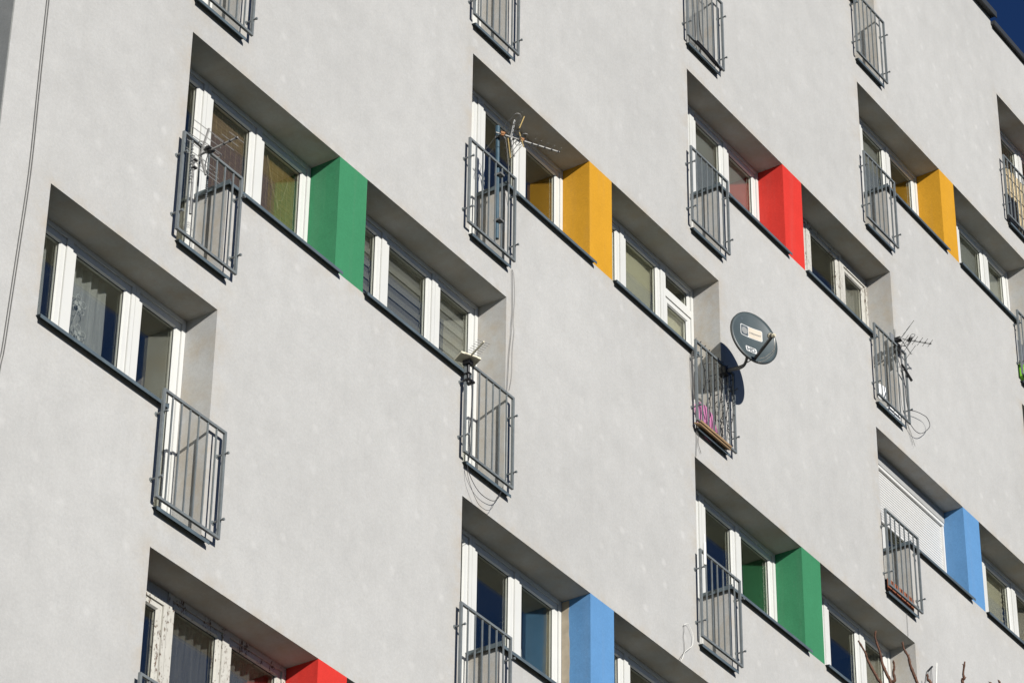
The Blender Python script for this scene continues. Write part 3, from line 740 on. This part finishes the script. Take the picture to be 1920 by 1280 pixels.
def lettering(txt, a0, b0, size, off, mat, name, wmax):
    cu = bpy.data.curves.new(name, 'FONT'); cu.body = txt; cu.size = size; cu.resolution_u = 3; cu.offset = .0018 if size > .05 else .0006
    to = bpy.data.objects.new(name, cu); COL.objects.link(to); bpy.context.view_layer.update()
    dg = bpy.context.evaluated_depsgraph_get(); em = bpy.data.meshes.new_from_object(to.evaluated_get(dg))
    P = [v.co.copy() for v in em.vertices]; F = [tuple(p.vertices) for p in em.polygons]
    bpy.data.objects.remove(to); bpy.data.curves.remove(cu); bpy.data.meshes.remove(em)
    mx, mn = max(p.x for p in P), min(p.x for p in P); s = wmax/(mx-mn)
    mb = MB(); mb.add([ds(a0+(p.x-mn)*s, b0+p.y*min(s, 1.4), off) for p in P], F); mb.build(name, mat, dish)
lettering('HD', -.102, -.203, .075, .0034, 'print_dark', 'lettering', .120)
lettering('CYFROWSAT', -.044, .066, .030, .0042, 'print_dark', 'lettering', .164)
# feed arm, converter, bracket
L0 = c-ez*.30-ex*.02; LN = Vector((13.56, -.845, 1.462))
mb = MB(); mb.bar(ds(-.02, -.30, .006), LN-n*.0+Vector((0, 0, -.012)), .040, .026, upv=n); mb.build('feed_arm', 'black', dish)
ld = (c-LN).normalized()
mb = MB(); mb.tube([LN+ld*.055, LN+ld*.02], .030, 12); mb.tube([LN+ld*.02, LN-ld*.055], .022, 10); mb.tube([LN-ld*.05, LN-ld*.085], [.018, .012], 8); cv = mb.build('converter', 'cream', dish)
mb = MB(); mb.tube([LN+ld*.062, LN+ld*.054], .033, 12); mb.tube([LN+ld*.010, LN-ld*.012], .027, 12); mb.build('collar', 'black', cv)
mb = MB(); mb.tube(smooth_path([LN-ld*.05, LN-ld*.03+Vector((.02, 0, -.08)), (13.66, -.80, 1.34), (13.72, -.66, 1.33), (13.76, -.56, 1.37)]), .0045, 5)
mb.tube(smooth_path([LN-ld*.05, LN-ld*.03+Vector((.035, 0, -.08)), (13.69, -.78, 1.32), (13.75, -.62, 1.31), (13.80, -.50, 1.36)]), .0045, 5); mb.build('converter_cable', 'cablewhite', dish)
mb = MB(); mb.tube(smooth_path([(13.80, -.055, 1.385), (13.80, -.18, 1.372), (13.80, -.30, 1.362), (13.80, -.355, 1.40), (13.80, -.385, 1.50), (13.80, -.385, 1.64)]), .0165, 10)
mb.bar((13.805, -.415, 1.58), (13.805, -.408, 1.72), .10, .035, upv=(0, 1, 0)); mb.build('mounting_arm', 'steel', dish)
mb = MB(); mb.tube(smooth_path([(13.80, -.045, 1.42), (13.80, -.2, 1.395), (13.80, -.31, 1.39), (13.79, -.45, 1.41), (13.77, -.55, 1.43)]), .006, 5); mb.build('down_cable', 'cablegrey', dish)
mb = MB(); mb.box(13.755, 13.845, -.125, -.02, 1.34, 1.43); mb.build('clamp', 'black', dish)

# ------------------------------------------------------------------ things on the railing under the dish
x, z = RAIL[(2,1,'R')]
fl = empty('fairy_lights', (x+.35, RY, z-2.25)); tag(fl, 'black string of fairy lights woven through the railing under the dish', 'fairy lights')
wm = MB(); bm_ = MB()
for bx in [BARX[0]+.05, BARX[1]+.03, BARX[2]+.055, BARX[3]+.03, BARX[3]+.075, BARX[4]+.055, BARX[5]+.045]:
    pts = []; L = random.uniform(.78, 1.02); y_ = RY+random.uniform(-.02, .02)
    for i in range(22):
        t = i/21; pts.append((x+bx+.020*math.sin(t*9+bx*40)+random.uniform(-.010, .010), y_+.012*math.cos(t*8), z-1.24-L*t))
    wm.tube(pts, .0050, 5)
    for i in range(1, 21, 2):
        p = Vector(pts[i]); d = Vector((random.uniform(-1, 1), random.uniform(-.8, .4), random.uniform(-.2, .7))).normalized()*random.uniform(.022, .05)
        bm_.tube([p, p+d*.5], .0034, 4); bm_.tube([p+d*.45, p+d*1.1], [.0068, .003], 5)
pts = [(x+RX0+.03+(RX1-RX0-.06)*i/30, RY+.020*math.sin(i*1.7), z-1.20+.020*math.cos(i*1.7)) for i in range(31)]; wm.tube(pts, .004, 4)
wm.build('wire', 'black', fl); o = bm_.build('bulbs', 'black', fl); o['kind'] = 'stuff'
mb = MB()
for q in range(4):
    xx = x+RX0-.012+.012*q
    mb.tube(smooth_path([(xx+.02, -.06, z-1.28), (xx-.01, -.035-.006*q, z-1.45), (xx+.004*q, -.03, z-1.75), (xx+.02, -.03, z-1.98)]), .0028, 5)
mb.tube(smooth_path([(x-.03, -.03, z-2.28), (x+.0, -.02, z-2.40), (x-.02, -.015, z-2.70)]), .0034, 5)
mb.tube(smooth_path([(x-.02, -.03, z-2.28), (x+.03, -.02, z-2.42), (x+.03, -.02, z-2.52), (x+.09, -.015, z-2.60)]), .0034, 5)
tag(mb.build('cable_bundle', 'cablegrey'), 'pale cables hanging on the left post of the railing under the dish', 'cable')
mb = MB(); mb.bar((x-.075, -.072, z-2.315), (x+.585, -.072, z-2.315), .085, .014, upv=(0, -.45, 1)); mb.bar((x-.075, -.118, z-2.300), (x+.585, -.118, z-2.300), .010, .022, upv=(0, -.25, 1))
tag(mb.build('wooden_board', 'wood'), 'raw wooden board along the foot of the railing under the dish', 'board')
import bmesh as _bm
def crumple(name, centre, size, mat, label, cat, seed, sub=3, amp=.25):
    bm = _bm.new(); _bm.ops.create_icosphere(bm, subdivisions=sub, radius=1)
    r_ = random.Random(seed); dirs = [Vector((r_.uniform(-1, 1), r_.uniform(-1, 1), r_.uniform(-1, 1))).normalized() for _ in range(26)]
    for v in bm.verts:
        s = 1+amp*sum(abs(v.co.dot(d))**7*(1 if i % 2 else -1) for i, d in enumerate(dirs))*.7
        v.co = Vector((v.co.x*size[0]*s, v.co.y*size[1]*s, v.co.z*size[2]*s))
    me = bpy.data.meshes.new(name); bm.to_mesh(me); bm.free(); me.materials.append(MAT[mat])
    o = link(name, me, None, centre); tag(o, label, cat); return o
crumple('pink_bag', (x+.24, .0, z-2.12), (.25, .045, .19), 'pink', 'crumpled pink bag behind the railing under the dish', 'bag', 3, amp=.14)

# ------------------------------------------------------------------ other small things
x, z = RAIL[(3,2,'R')]
crumple('white_bag', (x+.17, .0, z-2.10), (.09, .05, .085), 'whitebag', 'crumpled white bag at the foot of the railing with the corner aerial', 'bag', 9, amp=.4)
mb = MB(); 
for (xx, w_) in ((x+.30, .12), (x+.44, .14)):
    mb.prism([(-.03, z-2.31), (-.035, z-2.24), (.06, z-2.24), (.055, z-2.31)], xx, xx+w_)
tag(mb.build('plastic_tray', 'whitebag'), 'pale plastic tray on the door sill behind the corner aerial railing', 'tray')
x, z = RAIL[(4,1,'L')]
pl_ = empty('flower_box', (x+.3, 0, z-2.30)); tag(pl_, 'terracotta flower box with ribbed front behind the railing below the shutter', 'flower box')
mb = MB(); mb.box(x-.02, x+.63, .0-.02, .11, z-2.29, z-2.145); mb.build('trough', 'soil', pl_)
for i in range(5):
    a = x-.025+.132*i; mb = MB(); mb.prism([(-.030, z-2.295), (-.042, z-2.145), (-.022, z-2.14), (-.021, z-2.295)], a, a+.122); mb.build('front_panel', 'terracotta', pl_)
mb = MB()
for i in range(60):
    a = x+random.uniform(-.02, .62); yv = random.uniform(-.01, .09); hh = random.uniform(.01, .05)
    mb.tube([(a, yv, z-2.15), (a+random.uniform(-.03, .03), yv+random.uniform(-.03, .02), z-2.145+hh)], [.006, .002], 4)
o = mb.build('withered_plants', 'leaf', pl_); o['kind'] = 'stuff'
mb = MB(); mb.tube([(x+.46, -.012, z-2.36), (x+.46, -.012, z-2.70)], .0025, 4)
tag(mb.build('loose_wire', 'cablegrey'), 'thin wire hanging below the terracotta flower box', 'wire')
x, z = RAIL[(3,0,'L')]
mb = MB(); mb.tube([(x-.03, -.105, z-1.40), (x-.028, -.105, z-1.13)], .016, 10); mb.tube([(x-.028, -.105, z-1.13), (x-.028, -.105, z-1.02)], .006, 6)
tag(mb.build('furled_parasol', 'cablewhite'), 'thin white furled pole on the railing left of the lower green pier', 'parasol')
x, z = RAIL[(2,3,'R')]
nt_ = empty('folded_net', (x+.3, .05, z-2.25)); tag(nt_, 'grey netting hung behind the railing at the top', 'net')
vs = []; 
for j in range(13):
    for i in range(25):
        t, s = i/24, j/12; vs.append((x+.02+.58*t*(1-.45*s*s*(t)), -.01+.09*math.sin(t*9+s*2)*.4+.08*t, z-1.25-.98*s))
mb = MB(); mb.add(vs, [(j*25+i, j*25+i+1, (j+1)*25+i+1, (j+1)*25+i) for j in range(12) for i in range(24)]); mb.build('mesh', 'net', nt_, smooth=True)
mb = MB(); mb.tube(smooth_path([(x+.05, -.09, z-2.295), (x+.25, -.10, z-2.315), (x+.5, -.095, z-2.33), (x+.68, -.08, z-2.30)]), .017, 6); mb.tube(smooth_path([(x+.08, -.11, z-2.28), (x+.3, -.115, z-2.30), (x+.55, -.11, z-2.325), (x+.66, -.09, z-2.345)]), .010, 6)
tag(mb.build('rolled_hose', 'black'), 'black rolled hose under the railing with netting at the top', 'hose')
x, z = RAIL[(5,4,'L')]
rs = empty('reed_screen', (x+.35, -.03, z-2.2)); tag(rs, 'pale reed screen tied behind the railing at the right edge', 'screen')
mb = MB()
for i in range(34):
    a = x+.03+i*.021; mb.tube([(a, -.040+random.uniform(-.004, .004), z-2.20+(.38 if i < 16 else 0)+random.uniform(-.02, .02)), (a+random.uniform(-.004, .004), -.04, z-1.34+random.uniform(-.02, .02))], .0088, 5)
o = mb.build('reeds', 'reed', rs); o['kind'] = 'stuff'
mb = MB()
for zz in (-1.5, -1.75, -2.0): mb.tube([(x+.02, -.052, z+zz), (x+.74, -.052, z+zz)], .004, 4)
mb.build('binding', 'cable', rs)
mb = MB(); mb.box(x+.02, x+.30, -.035, .10, z-2.30, z-1.86)
mb.box(x+.0, x+.32, -.045, .11, z-1.86, z-1.84); tag(mb.build('storage_box', 'black'), 'dark lidded box on the door sill behind the reed screen', 'box')
mb = MB(); 
for q in range(3): mb.tube(smooth_path([(x+.55, -.10, z-1.22), (x+.66+.03*q, -.12, z-1.32), (x+.60, -.11, z-1.55-.06*q), (x+.68, -.11, z-1.72), (x+.58, -.10, z-1.8)]), .006, 5)
tag(mb.build('aerial_cable', 'cable'), 'tangled black cable on the railing at the right edge', 'cable')
half_x, half_z = 5*W, 3*H
railing(4, 3, 'R', 'grey railing at the right edge with a green trough') if (4,3,'R') not in RAIL else None
x, z = RAIL[(4,3,'R')]
gb = empty('green_trough', (x+.3, 0, z-2.3)); tag(gb, 'bright green plastic trough behind the railing at the right edge', 'trough')
mb = MB(); mb.prism([(-.045, z-2.29), (-.052, z-2.09), (.08, z-2.09), (.07, z-2.29)], x-.02, x+.58); mb.build('body', 'greenplastic', gb)
mb = MB(); mb.box(x-.03, x+.59, -.058, .086, z-2.09, z-2.072); mb.build('trough_rim', 'greenplastic', gb)
mb = MB(); mb.box(x+.02, x+.50, .02, .10, z-1.95, z-1.60); tag(mb.build('grey_crate', 'greypaint'), 'grey crate above the green trough at the right edge', 'crate')

# cables fixed to the wall
mb = MB()
for dx in (0, .026):
    pts = [(2.518+dx, -.012, 12.0), (2.50+dx, -.012, 4.), (2.518+dx, -.012, -.947), (2.525+dx, -.012, -1.9), (2.533+dx, -.012, -2.749), (2.50+dx, -.012, -3.6), (2.463+dx, -.012, -4.476), (2.42+dx, -.012, -5.6), (2.40+dx, -.012, -12.)]
    mb.tube(smooth_path(pts, 6), .0040, 6)
tag(mb.build('wall_cable', 'cablegrey'), 'pair of grey cables running down the wall at far left', 'cable')
for i, pts in enumerate(([(9.615,.373),(9.624,.142),(9.629,-.123),(9.612,-.317),(9.611,-.424),(9.58,-.677),(9.559,-1.013),(9.547,-1.174),(9.55,-1.45)], [(9.615,.373),(9.646,.357),(9.67,.236),(9.677,.039),(9.656,-.24),(9.672,-.363),(9.647,-.601),(9.639,-.905),(9.60,-1.10)])):
    mb = MB(); mb.tube(smooth_path([(a, -.018 if i == 0 else -.012, b) for a, b in pts], 6), .0028 if i == 0 else .0020, 5)
    tag(mb.build('wall_cable', 'cable' if i == 0 else 'cablegrey'), ('dark cable hanging straight down beside the striped blinds' if i == 0 else 'thin wavy grey cable hanging right of the striped blinds'), 'cable')
for i, pts in enumerate(([(8.837,-2.345),(8.863,-2.434),(8.96,-2.53),(9.078,-2.578),(9.22,-2.572),(9.314,-2.538),(9.383,-2.467),(9.421,-2.39),(9.452,-2.313)], [(8.838,-2.385),(8.85,-2.493),(8.915,-2.604),(9.027,-2.711),(9.129,-2.722),(9.199,-2.703),(9.261,-2.651),(9.314,-2.548),(9.352,-2.498),(9.406,-2.398)])):
    mb = MB(); mb.tube(smooth_path([(a, -.052-.004*i, b) for a, b in pts], 6), .0036 if i == 0 else .0024, 5)
    tag(mb.build('loop_cable', 'cable'), ('thick upper loop of black cable under the railing below striped blinds' if i == 0 else 'thin lower loop of cable under the railing below striped blinds'), 'cable')
for i, pts in enumerate(([(12.902,-2.246),(12.908,-2.313),(12.895,-2.383),(12.908,-2.486),(12.904,-2.562),(12.85,-2.63),(12.799,-2.702)], [(12.886,-2.257),(12.95,-2.212),(12.992,-2.218),(13.057,-2.288),(13.063,-2.355),(13.034,-2.442),(12.887,-2.582),(12.842,-2.666),(12.80,-2.72)])):  # first path is the cast shadow of the white loop, modelled as a strand
    mb = MB(); mb.tube(smooth_path([(a, -.014 if i == 0 else -.03, b) for a, b in pts], 6), .0028, 5)
    tag(mb.build('loose_wire', 'cablegrey' if i == 0 else 'cablewhite'), ('dark modelled shadow line of the white wire on the wall left of the lower green pier' if i == 0 else 'white loop of wire sticking out of the wall left of the lower green pier'), 'wire')

# ------------------------------------------------------------------ bare tree in front, only its highest shoots reach the picture
tree = empty('bare_tree', (3.0, -8.2, -Z0)); tag(tree, 'bare tree with reddish brown shoots in front of the facade', 'tree')
SH = [[(2.321,-7.543,-9.421),(2.37,-7.561,-9.487),(2.395,-7.562,-9.527),(2.465,-7.585,-9.626),(2.489,-7.597,-9.658)],
 [(2.349,-7.65,-9.376),(2.363,-7.637,-9.411),(2.412,-7.638,-9.491),(2.443,-7.633,-9.548),(2.482,-7.64,-9.608),(2.513,-7.647,-9.654)],
 [(2.467,-7.696,-9.534),(2.486,-7.691,-9.571),(2.495,-7.677,-9.598),(2.518,-7.673,-9.641),(2.52,-7.649,-9.666)],
 [(2.449,-7.774,-9.438),(2.471,-7.77,-9.478),(2.5,-7.781,-9.518),(2.525,-7.778,-9.564),(2.562,-7.783,-9.621),(2.587,-7.787,-9.661)],
 [(2.593,-7.855,-9.613),(2.61,-7.847,-9.65),(2.623,-7.857,-9.665)],
 [(2.666,-8.071,-9.56),(2.69,-8.043,-9.624),(2.704,-8.042,-9.65),(2.71,-8.026,-9.674)],
 [(2.78,-8.171,-9.677),(2.798,-8.166,-9.711)], [(2.798,-8.219,-9.669),(2.82,-8.212,-9.714)]]
HUB = [(2.62, -7.66, -10.0), (2.74, -7.84, -10.0), (2.84, -8.06, -10.05)]
hub_of = [0, 0, 0, 1, 1, 2, 2, 2]
mb = MB()
for s, hb in zip(SH, hub_of):
    pts = smooth_path(s+[tuple((Vector(s[-1])*.45+Vector(HUB[hb])*.55)), HUB[hb]], 5); k = len(pts)
    rr = [.0048+.0050*min(1, i/(k*.55)) + (.0018 if i % 5 == 2 else 0) for i in range(k)]
    mb.tube(pts, rr, 7)
    for i in range(2, k-6, 4):
        d = Vector((random.uniform(-1, 1), random.uniform(-1, 1), .8)).normalized(); mb.tube([pts[i], pts[i]+d*.016], [.0045, .0015], 5)
mb.build('crown', 'bark', tree, smooth=True)
mb = MB(); tr_ = random.Random(5)
mb.tube(smooth_path([(3.0,-8.2,-Z0-.1),(3.02,-8.22,-18.5),(2.96,-8.15,-16.),(2.95,-8.1,-14.2)], 6), [.19-.006*i for i in range(19)], 12)
fork = Vector((2.95, -8.1, -14.25))
for hb in HUB+[(3.4,-8.5,-10.6),(3.6,-7.9,-10.9),(2.5,-8.8,-10.8),(3.1,-8.9,-10.7),(3.9,-8.4,-11.4),(2.2,-8.3,-11.2)]:
    e = Vector(hb); mid = fork.lerp(e, .5)+Vector((tr_.uniform(-.15, .15), tr_.uniform(-.15, .15), 0)); pts = smooth_path([fork, mid, e], 8)
    k = len(pts); mb.tube(pts, [.085*(1-i/(k-1))**1.0+.014 for i in range(k)], 8)
    for q in range(9):
        p = pts[tr_.randrange(5, k)]; d = Vector((tr_.uniform(-.5, .5), tr_.uniform(-.5, .5), 1)).normalized(); L = tr_.uniform(.3, .9)
        L = min(L, max(.08, (-10.05-p.z)/max(d.z, .2))); mb.tube([p, p+d*L*.5+Vector((.02, 0, 0)), p+d*L], [.011, .008, .004], 5)
mb.build('trunk', 'bark', tree, smooth=True)

# ------------------------------------------------------------------ ground
def groundmat():
    m, t, b = newmat('ground_grass')
    P = N(t, 'ShaderNodeNewGeometry').outputs['Position']
    c = mix(t, noise(t, P, .6, 6), (.025, .032, .014), (.05, .046, .03)); c = mix(t, rng_(t, noise(t, P, 30, 4), .4, .7), c, (.02, .025, .012))
    t.links.new(c, b.inputs['Base Color']); b.inputs['Roughness'].default_value = .95; return m
MAT['ground'] = groundmat()
MAT['paving'] = simple('asphalt_paving', (.055, .055, .055), .9, var=.12, vscale=1.5)
mb = MB(); mb.add([(-1500,-1500,-Z0),(1500,-1500,-Z0),(1500,1500,-Z0),(-1500,1500,-Z0)], [(0,1,2,3)]); tag(mb.build('ground', 'ground', loc=(0,0,-Z0)), None, kind='structure')
mb = MB(); mb.box(-25, 60, -4.2, -1.6, -Z0-.05, -Z0+.012); tag(mb.build('pavement', 'paving'), None, kind='structure')
